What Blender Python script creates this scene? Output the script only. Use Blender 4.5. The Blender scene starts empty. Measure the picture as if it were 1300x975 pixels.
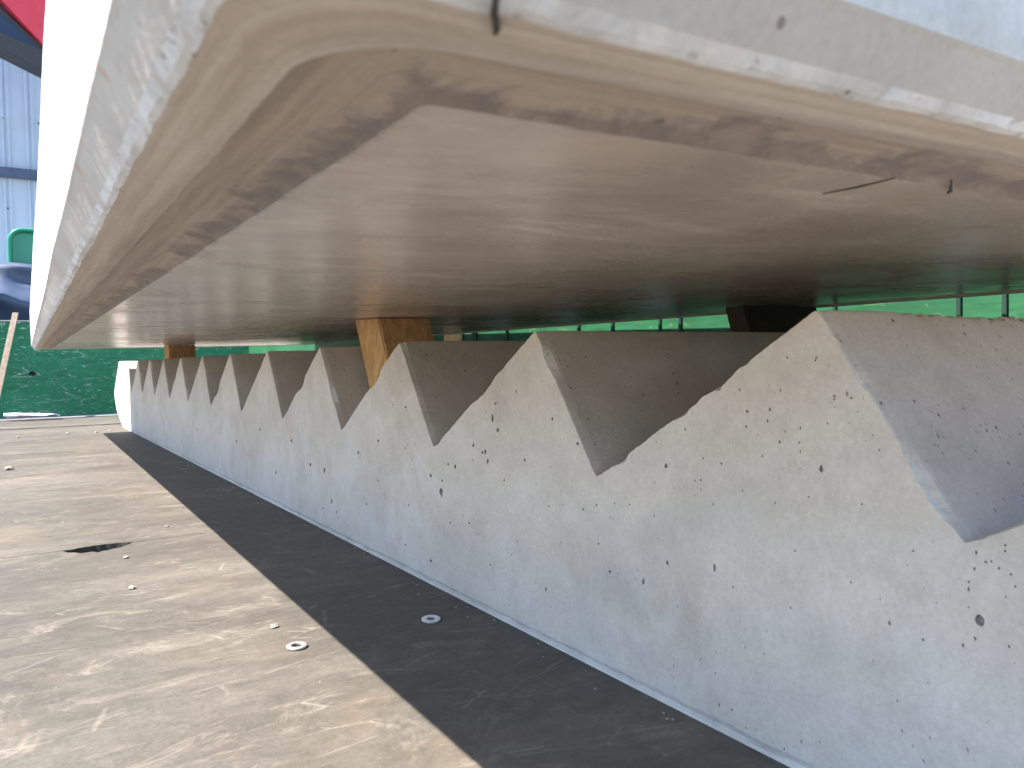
import bpy, bmesh, math, random
from math import radians
from mathutils import Vector, Matrix, noise
from mathutils.geometry import tessellate_polygon

sc = bpy.context.scene
C = sc.collection
random.seed(4)

# ------------------------------------------------------------------ camera
F, YAW, PITCH, ROLL = 1001.16, 0.56521, -0.02893, -0.01807
cy_, sy_, cp_, sp_ = math.cos(YAW), math.sin(YAW), math.cos(PITCH), math.sin(PITCH)
fw = Vector((sy_*cp_, cy_*cp_, sp_)); r0 = Vector((cy_, -sy_, 0)); u0 = r0.cross(fw)
rr = math.cos(ROLL)*r0 + math.sin(ROLL)*u0
uu = -math.sin(ROLL)*r0 + math.cos(ROLL)*u0
cam = bpy.data.cameras.new('camera'); camo = bpy.data.objects.new('camera', cam); C.objects.link(camo)
M = Matrix.Identity(4)
for i in range(3):
    M[i][0] = rr[i]; M[i][1] = uu[i]; M[i][2] = -fw[i]
camo.matrix_world = M
cam.sensor_width = 36.0; cam.lens = F/1300*36
cam.clip_start = 0.01; cam.clip_end = 600
cam.dof.use_dof = True; cam.dof.focus_distance = 1.15; cam.dof.aperture_fstop = 20
sc.camera = camo
sc.render.resolution_x, sc.render.resolution_y = 1024, 768

# ------------------------------------------------------------------ light
SUN = Vector((-0.246, 0.020, 0.371)).normalized()      # towards the sun
w = bpy.data.worlds.new('World'); sc.world = w; w.use_nodes = True
nt = w.node_tree; bg = nt.nodes['Background']
sky = nt.nodes.new('ShaderNodeTexSky'); sky.sky_type = 'NISHITA'; sky.sun_disc = False
sky.sun_elevation = math.asin(SUN.z); sky.sun_rotation = math.atan2(SUN.x, SUN.y)
sky.dust_density = .5; sky.ozone_density = 1.4
nt.links.new(sky.outputs[0], bg.inputs[0]); bg.inputs[1].default_value = 0.13
sl = bpy.data.lights.new('sun', 'SUN'); sl.energy = 5.0; sl.angle = radians(0.5); sl.color = (1, .925, .85)
so = bpy.data.objects.new('sun', sl); C.objects.link(so)
so.rotation_euler = SUN.to_track_quat('Z', 'Y').to_euler()
sc.view_settings.view_transform = 'Standard'; sc.view_settings.look = 'None'
sc.view_settings.exposure = 1.86; sc.view_settings.gamma = 1
sc.cycles.max_bounces = 8; sc.cycles.diffuse_bounces = 5; sc.cycles.glossy_bounces = 4

# ------------------------------------------------------------------ helpers
def link(name, me, parent=None):
    o = bpy.data.objects.new(name, me); C.objects.link(o)
    if parent: o.parent = parent
    return o

def thing(name, label, cat, loc=(0, 0, 0), group=None, rotz=0):
    o = link(name, None); o.location = loc; o.rotation_euler = (0, 0, rotz)
    o['label'] = label; o['category'] = cat
    if group: o['group'] = group
    bpy.context.view_layer.update()
    return o

def mesh_obj(name, verts, faces, mats, parent=None, mi=None, attrs=None, smooth=False):
    me = bpy.data.meshes.new(name); me.from_pydata([tuple(v) for v in verts], [], faces)
    for m in (mats if isinstance(mats, (list, tuple)) else [mats]): me.materials.append(m)
    if mi: me.polygons.foreach_set('material_index', mi)
    if attrs:
        for k, vals in attrs.items():
            a = me.attributes.new(k, 'FLOAT', 'POINT'); a.data.foreach_set('value', vals)
    if smooth: me.polygons.foreach_set('use_smooth', [True]*len(me.polygons))
    me.update()
    return link(name, me, parent)

def bm_obj(name, bm, mat, parent=None, smooth=False):
    me = bpy.data.meshes.new(name); bmesh.ops.recalc_face_normals(bm, faces=bm.faces[:])
    bm.to_mesh(me); bm.free(); me.materials.append(mat)
    if smooth: me.polygons.foreach_set('use_smooth', [True]*len(me.polygons))
    return link(name, me, parent)

def add_hull8(bm, P):
    v = [bm.verts.new(p) for p in P]
    for f in ((0,3,2,1),(4,5,6,7),(0,1,5,4),(1,2,6,5),(2,3,7,6),(3,0,4,7)): bm.faces.new([v[i] for i in f])
    return v

def box(bm, x0, x1, y0, y1, z0, z1, bev=0, seg=1):
    n0 = len(bm.verts)
    v = add_hull8(bm, [(x0,y0,z0),(x1,y0,z0),(x1,y1,z0),(x0,y1,z0),(x0,y0,z1),(x1,y0,z1),(x1,y1,z1),(x0,y1,z1)])
    if bev:
        es = list({e for q in v for e in q.link_edges})
        bmesh.ops.bevel(bm, geom=es, offset=bev, segments=seg, affect='EDGES', profile=.6)

def nz(x, y=0, z=0, s=1.0):
    return noise.noise(Vector((x*s, y*s, z*s)))

# ------------------------------------------------------------------ materials
class MT:
    def __init__(s, name, rough=.8, spec=.5):
        s.m = bpy.data.materials.new(name); s.m.use_nodes = True; s.n = s.m.node_tree
        s.b = s.n.nodes['Principled BSDF']; s.b.inputs['Roughness'].default_value = rough
        s.b.inputs['Specular IOR Level'].default_value = spec
        s.tc = s.n.nodes.new('ShaderNodeTexCoord')
    def link(s, a, b): s.n.links.new(a, b)
    def mapv(s, scale=(1,1,1), rot=(0,0,0), loc=(0,0,0), src=None):
        m = s.n.nodes.new('ShaderNodeMapping'); m.inputs['Scale'].default_value = scale
        m.inputs['Rotation'].default_value = rot; m.inputs['Location'].default_value = loc
        s.link(src or s.tc.outputs['Object'], m.inputs[0]); return m.outputs[0]
    def noise(s, vec, scale, detail=5, rough=.55, dist=0):
        t = s.n.nodes.new('ShaderNodeTexNoise'); t.inputs['Scale'].default_value = scale
        t.inputs['Detail'].default_value = detail; t.inputs['Roughness'].default_value = rough
        t.inputs['Distortion'].default_value = dist
        s.link(vec, t.inputs['Vector']); return t.outputs['Fac']
    def vor(s, vec, scale, feature='F1'):
        t = s.n.nodes.new('ShaderNodeTexVoronoi'); t.feature = feature; t.inputs['Scale'].default_value = scale
        s.link(vec, t.inputs['Vector']); return t
    def ramp(s, fac, stops):
        r = s.n.nodes.new('ShaderNodeValToRGB'); e = r.color_ramp.elements
        while len(e) < len(stops): e.new(.5)
        for q, (p, c) in zip(e, stops):
            q.position = p; q.color = (*c, 1) if isinstance(c, (tuple, list)) else (c, c, c, 1)
        s.link(fac, r.inputs[0]); return r.outputs[0]
    def math(s, op, a, b=None, clamp=False):
        m = s.n.nodes.new('ShaderNodeMath'); m.operation = op; m.use_clamp = clamp
        for i, v in enumerate((a, b)):
            if v is None: continue
            if isinstance(v, (int, float)): m.inputs[i].default_value = v
            else: s.link(v, m.inputs[i])
        return m.outputs[0]
    def mix(s, fac, a, b, mode='MIX'):
        m = s.n.nodes.new('ShaderNodeMix'); m.data_type = 'RGBA'; m.blend_type = mode
        for i, v in ((0, fac), (6, a), (7, b)):
            if isinstance(v, (int, float)) and i == 0: m.inputs[0].default_value = v
            elif isinstance(v, (tuple, list)): m.inputs[i].default_value = (*v, 1)
            else: s.link(v, m.inputs[i])
        return m.outputs[2]
    def attr(s, name):
        a = s.n.nodes.new('ShaderNodeAttribute'); a.attribute_name = name; return a.outputs['Fac']
    def sep(s, vec=None):
        a = s.n.nodes.new('ShaderNodeSeparateXYZ'); s.link(vec or s.tc.outputs['Object'], a.inputs[0]); return a.outputs
    def color(s, c):
        if isinstance(c, (tuple, list)): s.b.inputs['Base Color'].default_value = (*c, 1)
        else: s.link(c, s.b.inputs['Base Color'])
    def rough(s, v): s.link(v, s.b.inputs['Roughness'])
    def bump(s, h, dist=.002, strength=1.0, prev=None):
        b = s.n.nodes.new('ShaderNodeBump'); b.inputs['Distance'].default_value = dist
        b.inputs['Strength'].default_value = strength; s.link(h, b.inputs['Height'])
        if prev: s.link(prev, b.inputs['Normal'])
        s.link(b.outputs[0], s.b.inputs['Normal']); return b.outputs[0]

def pore_mask(t, vec, scale, r, gate, seed=0):
    v = t.vor(vec, scale)
    cs = t.n.nodes.new('ShaderNodeSeparateColor'); t.link(v.outputs['Color'], cs.inputs[0])
    g = t.math('GREATER_THAN', cs.outputs[0], gate)
    rad = t.math('MULTIPLY', t.math('MULTIPLY', cs.outputs[1], cs.outputs[1]), r); rad = t.math('ADD', rad, r*.22)
    d = t.math('SUBTRACT', rad, v.outputs['Distance'])
    d = t.math('MULTIPLY', d, 14/r*.25, clamp=True)
    return t.math('MULTIPLY', d, g)

def concrete(name, c0, c1, c2, rough=.85, pores=True, grain=1.0):
    t = MT(name, rough, .3)
    o = t.mapv()
    n1 = t.noise(o, 5, 6, .6, .6); n2 = t.noise(o, 28, 6, .65, .3); n3 = t.noise(o, 300, 5, .75)
    col = t.ramp(n1, [(.34, c0), (.5, c1), (.66, c2)])
    col = t.mix(1.0, col, t.ramp(n2, [(.3, .88), (.5, .98), (.72, 1.06)]), 'MULTIPLY')
    col = t.mix(1.0, col, t.ramp(n3, [(.3, .84), (.7, 1.09)]), 'MULTIPLY')
    # grey smear patches with soft borders
    n6 = t.noise(t.mapv(loc=(1, 5, 9), scale=(1, .8, 1.3)), 4.2, 3, .5, 1.0)
    col = t.mix(t.math('MULTIPLY', t.ramp(n6, [(.58, 0.0), (.66, 1.0)]), .22), col, (.38, .37, .365))
    # milky clouding and faint tan blotches left by the form oil
    n4 = t.noise(t.mapv(loc=(3, 1, 7)), 11, 4, .6, 1.2)
    col = t.mix(t.math('MULTIPLY', t.ramp(n4, [(.50, 0.0), (.70, 1.0)]), .35), col, (.60, .565, .515))
    n5 = t.noise(t.mapv(loc=(8, 2, 1)), 7, 5, .7, .8)
    col = t.mix(t.math('MULTIPLY', t.ramp(n5, [(.55, 0.0), (.75, 1.0)]), .25), col, (.42, .37, .30))
    t.bump(t.math('ADD', t.math('MULTIPLY', n3, .22*grain), t.math('MULTIPLY', n2, .8)), .0012, .6)
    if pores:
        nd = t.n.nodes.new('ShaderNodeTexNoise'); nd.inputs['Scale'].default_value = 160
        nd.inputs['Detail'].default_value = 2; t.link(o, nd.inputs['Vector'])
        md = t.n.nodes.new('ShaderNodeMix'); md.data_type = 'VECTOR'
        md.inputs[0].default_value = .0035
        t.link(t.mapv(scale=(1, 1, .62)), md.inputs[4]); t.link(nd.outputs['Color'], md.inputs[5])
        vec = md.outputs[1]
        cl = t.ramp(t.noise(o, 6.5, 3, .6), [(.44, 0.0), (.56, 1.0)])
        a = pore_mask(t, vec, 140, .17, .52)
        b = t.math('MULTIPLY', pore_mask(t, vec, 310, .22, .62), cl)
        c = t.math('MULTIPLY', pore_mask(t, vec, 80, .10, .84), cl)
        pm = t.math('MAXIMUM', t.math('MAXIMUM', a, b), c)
        col = t.mix(t.math('MULTIPLY', pm, .78), col, (.10, .085, .07))  # dirt held in the pores, plus their shade painted into the colour
        h = t.math('SUBTRACT', t.math('ADD', t.math('MULTIPLY', n3, .22*grain), t.math('MULTIPLY', n2, .8)), t.math('MULTIPLY', pm, 1.6))
        t.bump(h, .0012, .75)
    t.color(col)
    return t

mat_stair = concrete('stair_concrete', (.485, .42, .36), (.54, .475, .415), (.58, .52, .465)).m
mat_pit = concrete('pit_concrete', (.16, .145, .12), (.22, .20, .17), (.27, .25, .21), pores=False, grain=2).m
mat_chip = concrete('chipped_concrete', (.46, .43, .38), (.55, .52, .47), (.64, .62, .58), pores=False, grain=3).m
mat_slabside = concrete('slab_side_concrete', (.44, .43, .41), (.52, .51, .49), (.58, .57, .55), pores=False).m

def make_soffit():
    t = MT('soffit_concrete', .3, .5)
    st = t.mapv(scale=(1.0, 1.25, 1), rot=(0, 0, .35)); fine = t.mapv(scale=(12, 40, 40), rot=(0, 0, .05)); o = t.mapv()
    a = t.noise(st, 5.0, 9, .68, 1.3); b = t.noise(fine, 3.5, 4, .6, .4); c = t.noise(o, 3.2, 5, .55, .8)
    col = t.ramp(c, [(.32, (.38, .31, .255)), (.5, (.49, .41, .345)), (.66, (.58, .495, .425))])
    col = t.mix(1.0, col, t.ramp(a, [(.32, .70), (.48, .98), (.64, 1.14)]), 'MULTIPLY')
    col = t.mix(1.0, col, t.ramp(b, [(.3, .94), (.65, 1.03)]), 'MULTIPLY')
    # pale rubbed smears
    d = t.noise(t.mapv(scale=(1.5, 5, 5), loc=(4, 3, 0), rot=(0, 0, .25)), 3.4, 7, .72, 1.6)
    col = t.mix(t.math('MULTIPLY', t.ramp(d, [(.53, 0.0), (.68, 1.0)]), .6), col, (.68, .61, .52))
    # grey residue creeping in from the rim
    s = t.sep(); dist = t.math('MINIMUM', s[0], s[1])
    e = t.noise(t.mapv(scale=(14, 14, 14)), 2.0, 6, .7)
    edge = t.math('SUBTRACT', t.math('MULTIPLY', e, .014), dist)
    edge = t.math('MULTIPLY', t.math('ADD', edge, -.005), 300, clamp=True)
    col = t.mix(t.math('MULTIPLY', edge, .8), col, (.15, .135, .125))
    t.color(col)
    t.rough(t.ramp(a, [(.3, .36), (.5, .24), (.7, .17)]))
    f = t.noise(t.mapv(scale=(6, 10, 10), rot=(0, 0, .1)), 2.4, 5, .6)
    t.bump(t.math('ADD', t.math('MULTIPLY', f, 1.0), t.math('MULTIPLY', b, .10)), .0012, .55)
    t.b.inputs['Specular IOR Level'].default_value = .6
    return t.m
mat_soffit = make_soffit()

def make_rim(name, kind):
    t = MT(name, .75, .35)
    o = t.mapv(); at = t.attr('off'); al = t.attr('along'); cx = t.n.nodes.new('ShaderNodeCombineXYZ')
    t.link(t.math('MULTIPLY', al, 4.0), cx.inputs[0]); t.link(t.math('MULTIPLY', at, 110.0), cx.inputs[1])
    s1 = t.noise(cx.outputs[0], 1.6, 6, .65, .5); n2 = t.noise(o, 45, 5, .65); n3 = t.noise(o, 380, 3, .6)
    n4 = t.noise(o, 14, 6, .7, .6)
    if kind == 'recess':
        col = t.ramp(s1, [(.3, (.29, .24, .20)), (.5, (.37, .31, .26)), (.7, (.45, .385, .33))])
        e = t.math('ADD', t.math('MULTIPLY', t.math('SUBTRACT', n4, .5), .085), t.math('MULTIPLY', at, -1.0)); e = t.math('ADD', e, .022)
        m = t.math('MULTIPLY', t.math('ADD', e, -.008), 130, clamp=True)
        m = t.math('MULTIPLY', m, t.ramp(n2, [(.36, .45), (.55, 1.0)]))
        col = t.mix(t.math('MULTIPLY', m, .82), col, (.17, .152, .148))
    elif kind == 'lip':
        col = t.ramp(s1, [(.32, (.41, .35, .285)), (.5, (.49, .43, .37)), (.66, (.58, .53, .47))])
        m = t.ramp(t.noise(o, 30, 6, .75, .8), [(.60, 0.0), (.70, 1.0)])
        col = t.mix(t.math('MULTIPLY', m, .35), col, (.36, .28, .18))
    elif kind == 'arris':
        col = t.ramp(n2, [(.3, (.40, .39, .38)), (.5, (.55, .55, .56)), (.7, (.66, .66, .68))])
        col = t.mix(t.ramp(t.noise(o, 150, 3, .6), [(.60, 0.0), (.68, .8)]), col, (.30, .28, .26))
    else:  # undercut bevel
        col = t.ramp(t.noise(o, 9, 5, .6), [(.3, (.33, .295, .26)), (.5, (.39, .355, .32)), (.7, (.44, .41, .375))])
        g = t.math('MULTIPLY', t.ramp(t.noise(t.mapv(scale=(1, 1.8, 1), rot=(0, 0, .5)), 55, 3, .5), [(.55, 0.0), (.62, 1.0)]),
                   t.ramp(t.noise(o, 7, 3, .5), [(.50, 0.0), (.58, 1.0)]))
        g = t.math('MULTIPLY', g, t.math('LESS_THAN', t.sep()[0], -.03))
        col = t.mix(t.math('MULTIPLY', g, .65), col, (.34, .18, .10))
    col = t.mix(1.0, col, t.ramp(n3, [(.3, .92), (.7, 1.05)]), 'MULTIPLY')
    vec = t.mapv(scale=(1, 1, 1))
    pm = pore_mask(t, vec, 120, .17, .86)
    col = t.mix(t.math('MULTIPLY', pm, .7), col, (.14, .11, .09))  # pore dirt and pore shade, both put into the colour
    t.color(col)
    h = t.math('ADD', t.math('MULTIPLY', n2, 1.0), t.math('MULTIPLY', n3, .3))
    h = t.math('SUBTRACT', h, pm)
    t.bump(h, .0013, .7)
    return t.m
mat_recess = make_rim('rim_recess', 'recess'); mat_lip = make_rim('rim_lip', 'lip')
mat_arris = make_rim('rim_arris', 'arris'); mat_under = make_rim('rim_undercut', 'under')

def make_ply():
    t = MT('weathered_plywood', .72, .35)
    o = t.mapv(); st = t.mapv(scale=(1.0, 2.2, 1), rot=(0, 0, .1)); st2 = t.mapv(scale=(2.5, 14, 1), rot=(0, 0, .05))
    a = t.noise(st, 2.6, 8, .68, .8); b = t.noise(st2, 2.4, 6, .7, .5); c = t.noise(o, 260, 4, .7)
    col = t.ramp(a, [(.30, (.070, .063, .053)), (.45, (.083, .075, .063)), (.58, (.102, .093, .078)), (.72, (.140, .125, .102))])
    col = t.mix(1.0, col, t.ramp(b, [(.28, .90), (.5, 1.0), (.74, 1.10)]), 'MULTIPLY')
    col = t.mix(1.0, col, t.ramp(c, [(.3, .84), (.7, 1.14)]), 'MULTIPLY')
    # cement dust patches and scuffs
    d = t.noise(t.mapv(scale=(1, 1.7, 1), rot=(0, 0, .3), loc=(5, 0, 0)), 6.5, 12, .78, 1.4)
    col = t.mix(t.math('MULTIPLY', t.ramp(d, [(.55, 0.0), (.66, 1.0)]), .42), col, (.27, .235, .19))
    d2 = t.noise(t.mapv(scale=(1, 1.7, 1), loc=(1, 9, 0)), 9, 12, .8, 1.6)
    col = t.mix(t.math('MULTIPLY', t.ramp(d2, [(.58, 0.0), (.68, 1.0)]), .40), col, (.29, .26, .22))
    d3 = t.noise(t.mapv(scale=(1, 1.2, 1), loc=(7, 3, 0)), 3.2, 6, .6, .4)
    col = t.mix(t.math('MULTIPLY', t.ramp(d3, [(.56, 0.0), (.72, 1.0)]), .35), col, (.20, .150, .10))
    # thin scratches: distorted wave lines, broken up
    for rot, sc_, ph in ((.25, 7, 0), (-.9, 5, 3), (1.35, 6, 8)):
        v = t.n.nodes.new('ShaderNodeTexVoronoi'); v.feature = 'DISTANCE_TO_EDGE'; v.inputs['Scale'].default_value = sc_
        t.link(t.mapv(scale=(.8, 2.6, 1), rot=(0, 0, rot), loc=(ph, ph, 0)), v.inputs['Vector'])
        ln = t.math('MULTIPLY', t.ramp(v.outputs['Distance'], [(0.0, 1.0), (.011, 0.0)]),
                    t.ramp(t.noise(t.mapv(loc=(ph, 2, 0)), 12, 4, .7), [(.53, 0.0), (.62, 1.0)]))
        col = t.mix(t.math('MULTIPLY', ln, .40), col, (.30, .27, .23))
    mm = t.noise(t.mapv(scale=(1, 1.4, 1), loc=(3, 3, 0)), 38, 8, .75, .6)
    col = t.mix(1.0, col, t.ramp(mm, [(.32, .82), (.5, 1.0), (.68, 1.22)]), 'MULTIPLY')
    k = t.noise(t.mapv(scale=(1, 3, 1), loc=(2, 2, 0)), 6, 8, .8, .6)
    col = t.mix(t.math('MULTIPLY', t.ramp(k, [(.62, 0.0), (.70, 1.0)]), .3), col, (.045, .041, .037))
    t.color(col)
    t.rough(t.ramp(a, [(.3, .55), (.7, .8)]))
    t.bump(t.math('ADD', t.math('ADD', t.math('MULTIPLY', b, .7), t.math('MULTIPLY', c, .25)), t.math('MULTIPLY', d2, .8)), .0012, .7)
    return t.m
mat_ply = make_ply()

def make_green(name, base, worn, amt):
    t = MT(name, .55, .4)
    o = t.mapv(); n = t.noise(o, 3, 5, .6)
    col = t.ramp(n, [(.3, tuple(.75*v for v in base)), (.7, tuple(1.2*v for v in base))])
    gr = t.noise(t.mapv(scale=(2.5, 2.5, 34)), 3, 7, .75, .5)
    col = t.mix(1.0, col, t.ramp(gr, [(.3, .6), (.5, 1.0), (.7, 1.35)]), 'MULTIPLY')
    for sc_, sx, seed, lo in ((16, (1, 1, 2.4), 0, amt), (55, (1, 1, 2.0), 5, amt+.0), (9, (.5, .5, 7), 9, amt+.03)):
        d = t.noise(t.mapv(scale=sx, loc=(seed, seed, seed)), sc_, 9, .78, 1.2)
        col = t.mix(t.math('MULTIPLY', t.ramp(d, [(lo, 0.0), (lo+.02, 1.0)]), .85), col, worn)
    v = t.n.nodes.new('ShaderNodeTexVoronoi'); v.feature = 'DISTANCE_TO_EDGE'; v.inputs['Scale'].default_value = 5
    t.link(t.mapv(scale=(.6, .6, 3.2), rot=(0, .2, 0)), v.inputs['Vector'])
    ln = t.math('MULTIPLY', t.ramp(v.outputs['Distance'], [(0.0, 1.0), (.014, 0.0)]), t.ramp(t.noise(o, 9, 4, .7), [(.52, 0.0), (.58, 1.0)]))
    col = t.mix(t.math('MULTIPLY', ln, .6), col, worn)
    t.color(col); t.bump(n, .002, .4)
    return t.m
mat_head = make_green('green_board_paint', (.005, .145, .060), (.48, .58, .50), .605)
mat_side = make_green('green_side_paint', (.015, .095, .040), (.13, .19, .09), .62)

def make_wood(name, c0, c1, c2, ax=(1, 8, 8), sc_=9):
    t = MT(name, .7, .35)
    a = t.noise(t.mapv(scale=ax), sc_, 6, .65, 1.2); b = t.noise(t.mapv(), 30, 4, .6)
    col = t.ramp(a, [(.3, c0), (.5, c1), (.7, c2)])
    col = t.mix(1.0, col, t.ramp(b, [(.3, .85), (.7, 1.1)]), 'MULTIPLY')
    t.color(col); t.bump(a, .001, .5); return t.m
mat_block = make_wood('orange_timber', (.38, .20, .08), (.54, .32, .14), (.66, .43, .22), (8, 8, 1.5), 9)
mat_block_dark = make_wood('shaded_timber', (.03, .02, .014), (.045, .03, .02), (.06, .04, .028), (2, 8, 8), 9)  # near-black: the darkness under the slab is put into the wood colour
mat_lath = make_wood('grey_tan_lath', (.19, .145, .105), (.26, .20, .15), (.31, .25, .19), (10, 10, 1.2), 8)
mat_barewood = make_wood('bare_board', (.42, .27, .12), (.60, .42, .21), (.70, .52, .30), (1, 2, 12), 6)

def plain(name, col, rough=.5, metal=0, spec=.5, var=.15, scale=12, bump=.3):
    t = MT(name, rough, spec); n = t.noise(t.mapv(), scale, 5, .6)
    t.color(t.ramp(n, [(.3, tuple(max(0, v*(1-var)) for v in col)), (.7, tuple(min(1, v*(1+var)) for v in col))]))
    t.b.inputs['Metallic'].default_value = metal
    t.rough(t.ramp(n, [(.3, max(.05, rough-.08)), (.7, min(1, rough+.08))]))
    t.bump(n, .001, bump); return t.m
mat_zinc = plain('zinc', (.75, .77, .79), .35, .6, var=.12, scale=300)
mat_zincw = plain('dusty_zinc', (.24, .24, .235), .6, .35, var=.12, scale=300)
mat_steel = plain('dark_steel', (.016, .016, .018), .5, 0, var=.25)
mat_navy = plain('navy_paint', (.035, .06, .12), .45, 0, var=.25)
mat_navyglass = plain('dark_glass', (.006, .014, .04), .18, 0, var=.3, scale=3)
mat_red = plain('red_paint', (.42, .022, .04), .35, 0, var=.06)
mat_clad = plain('blue_white_sheet', (.30, .39, .50), .45, 0, var=.07, scale=3)
mat_bin = plain('green_plastic', (.012, .22, .135), .38, 0, var=.08, scale=5)
mat_tarp = plain('navy_tarpaulin', (.045, .07, .125), .5, 0, var=.2, scale=9)
mat_pebble = plain('pebble_stone', (.30, .26, .215), .9, 0, var=.35, scale=180, bump=.8)
mat_straw = plain('pale_shaving', (.28, .25, .20), .8, 0, var=.2, scale=100)
mat_yard = plain('yard_concrete', (.36, .34, .31), .9, 0, var=.2, scale=1.2)
mat_grey = plain('grey_edge_steel', (.22, .22, .23), .6, 0, var=.3, scale=30)
mat_dkgreen = plain('shadow_stripe_green', (.010, .035, .025), .5)  # only for the strips that imitate shadow on the side board
mat_wire = plain('tie_wire', (.05, .04, .035), .6, .3, var=.2, scale=100)

def make_print():
    t = MT('printed_film', .5, .4)
    n = t.noise(t.mapv(scale=(6, 20, 20)), 2.2, 3, .5, .6)
    t.color(t.ramp(n, [(.36, (.09, .07, .16)), (.44, (.42, .36, .62)), (.5, (.78, .78, .86)), (.58, (.80, .84, .92)), (.68, (.35, .55, .80))]))
    return t.m
mat_print = make_print()

# ------------------------------------------------------------------ geometry constants (camera at origin, metres)
HB, HV, HA, PIT, S0, SV = -.28389, -.10562, .03234, .32732, 1.00396, 1.71537
XS, XR = .445, 1.235
PITS = [(0.228, -0.11, 0.001, 0.002), (0.232, -0.131, 0.0, 0.0025), (0.216, -0.116, 0.0005, 0.001), (0.223, -0.114, 0.0015, 0.001), (0.21, -0.118, 0.001, 0.001), (0.229, -0.119, 0.0005, 0.0015), (0.22, -0.113, 0.0005, 0.0005), (0.213, -0.106, 0.0005, 0.001), (0.208, -0.124, 0.001, 0.0005), (0.232, -0.127, 0.0005, 0.001), (0.259, -0.051, 0.001, 0.0005), (0.352, -0.001, 0.001, 0.001), (0.453, -0.041, 0.0015, 0.0015), (0.433, -0.094, 0.0015, 0.0015), (0.363, -0.102, 0.001, 0.001), (0.347, -0.132, 0.001, 0.0015), (0.402, -0.17, 0.0015, 0.001), (0.46, -0.199, 0.0015, 0.0015), (0.56, -0.167, 0.0025, 0.0015), (0.721, -0.128, 0.0025, 0.0025), (1.07, -0.17, 0.0045, 0.002), (1.117, -0.211, 0.0045, 0.0025), (1.6, -0.217, 0.0085, 0.0045), (1.926, -0.178, 0.0115, 0.0055), (2.396, -0.179, 0.017, 0.006), (2.654, -0.233, 0.0205, 0.005), (0.87, -0.161, 0.0105, 0.009), (0.326, -0.074, 0.0025, 0.0035), (0.42, -0.159, 0.0025, 0.0045), (0.5, -0.188, 0.003, 0.004), (0.544, -0.189, 0.0035, 0.002), (0.471, -0.166, 0.003, 0.0025), (0.226, -0.147, 0.0035, 0.0035), (0.258, -0.167, 0.0015, 0.0015), (0.351, -0.172, 0.001, 0.001), (0.387, -0.039, 0.0025, 0.0015), (0.388, -0.05, 0.0015, 0.0015), (0.367, -0.037, 0.0015, 0.0015), (0.369, -0.045, 0.0015, 0.0015), (0.359, -0.059, 0.0015, 0.0015), (0.343, -0.058, 0.001, 0.001), (0.321, -0.044, 0.0005, 0.001), (0.33, -0.003, 0.001, 0.001), (0.336, -0.094, 0.001, 0.0005), (0.392, -0.097, 0.001, 0.001), (0.374, -0.07, 0.0015, 0.001), (0.285, -0.058, 0.0005, 0.0005), (0.304, -0.027, 0.002, 0.001), (0.316, -0.026, 0.002, 0.001), (0.743, -0.062, 0.004, 0.0065), (0.732, -0.075, 0.005, 0.0035), (0.629, -0.057, 0.003, 0.002), (0.589, -0.078, 0.0035, 0.0025), (0.736, -0.046, 0.0035, 0.002), (0.76, -0.105, 0.004, 0.004), (0.832, -0.125, 0.005, 0.004), (0.898, -0.143, 0.0055, 0.0035), (0.68, -0.105, 0.003, 0.002), (0.471, -0.087, 0.0035, 0.0025), (0.412, -0.079, 0.0015, 0.0015), (0.632, -0.005, 0.0025, 0.004), (0.694, -0.032, 0.002, 0.0025), (0.787, -0.096, 0.004, 0.004), (0.969, -0.059, 0.005, 0.002), (0.766, -0.103, 0.0035, 0.0025), (0.755, -0.111, 0.0035, 0.0045), (0.85, -0.124, 0.003, 0.0025), (0.867, -0.146, 0.003, 0.003), (1.378, -0.178, 0.009, 0.005), (1.303, -0.18, 0.008, 0.006), (1.271, -0.229, 0.006, 0.007), (1.316, -0.247, 0.0065, 0.002), (1.249, -0.243, 0.0055, 0.0025), (0.903, -0.253, 0.0055, 0.0025), (0.979, -0.247, 0.0065, 0.002), (0.847, -0.195, 0.004, 0.002), (0.814, -0.181, 0.0025, 0.001), (0.8, -0.188, 0.004, 0.0015), (0.966, -0.191, 0.004, 0.002), (0.696, -0.19, 0.002, 0.001), (0.645, -0.229, 0.0025, 0.003), (0.582, -0.139, 0.003, 0.0015), (0.637, -0.144, 0.002, 0.001), (0.562, -0.132, 0.002, 0.0015), (0.754, -0.227, 0.0025, 0.0015), (0.449, -0.056, 0.0015, 0.0015), (0.421, -0.111, 0.001, 0.001), (0.486, -0.13, 0.0015, 0.0015), (0.516, -0.125, 0.0015, 0.001), (0.297, -0.093, 0.001, 0.0005), (0.264, -0.116, 0.001, 0.001), (0.211, -0.157, 0.0005, 0.0005), (0.274, -0.209, 0.001, 0.001), (0.374, -0.211, 0.001, 0.001), (0.305, -0.144, 0.001, 0.001), (1.066, -0.112, 0.0055, 0.0035), (1.145, -0.136, 0.005, 0.004), (1.487, -0.144, 0.0075, 0.0055), (1.711, -0.136, 0.0095, 0.005)]

# ------------------------------------------------------------------ ground, truck bed
gv = [(-200, -200, -1.5), (200, -200, -1.5), (200, 300, -1.5), (-200, 300, -1.5)]
g = mesh_obj('yard_ground', gv, [(0, 1, 2, 3)], mat_yard); g['kind'] = 'structure'

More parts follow.
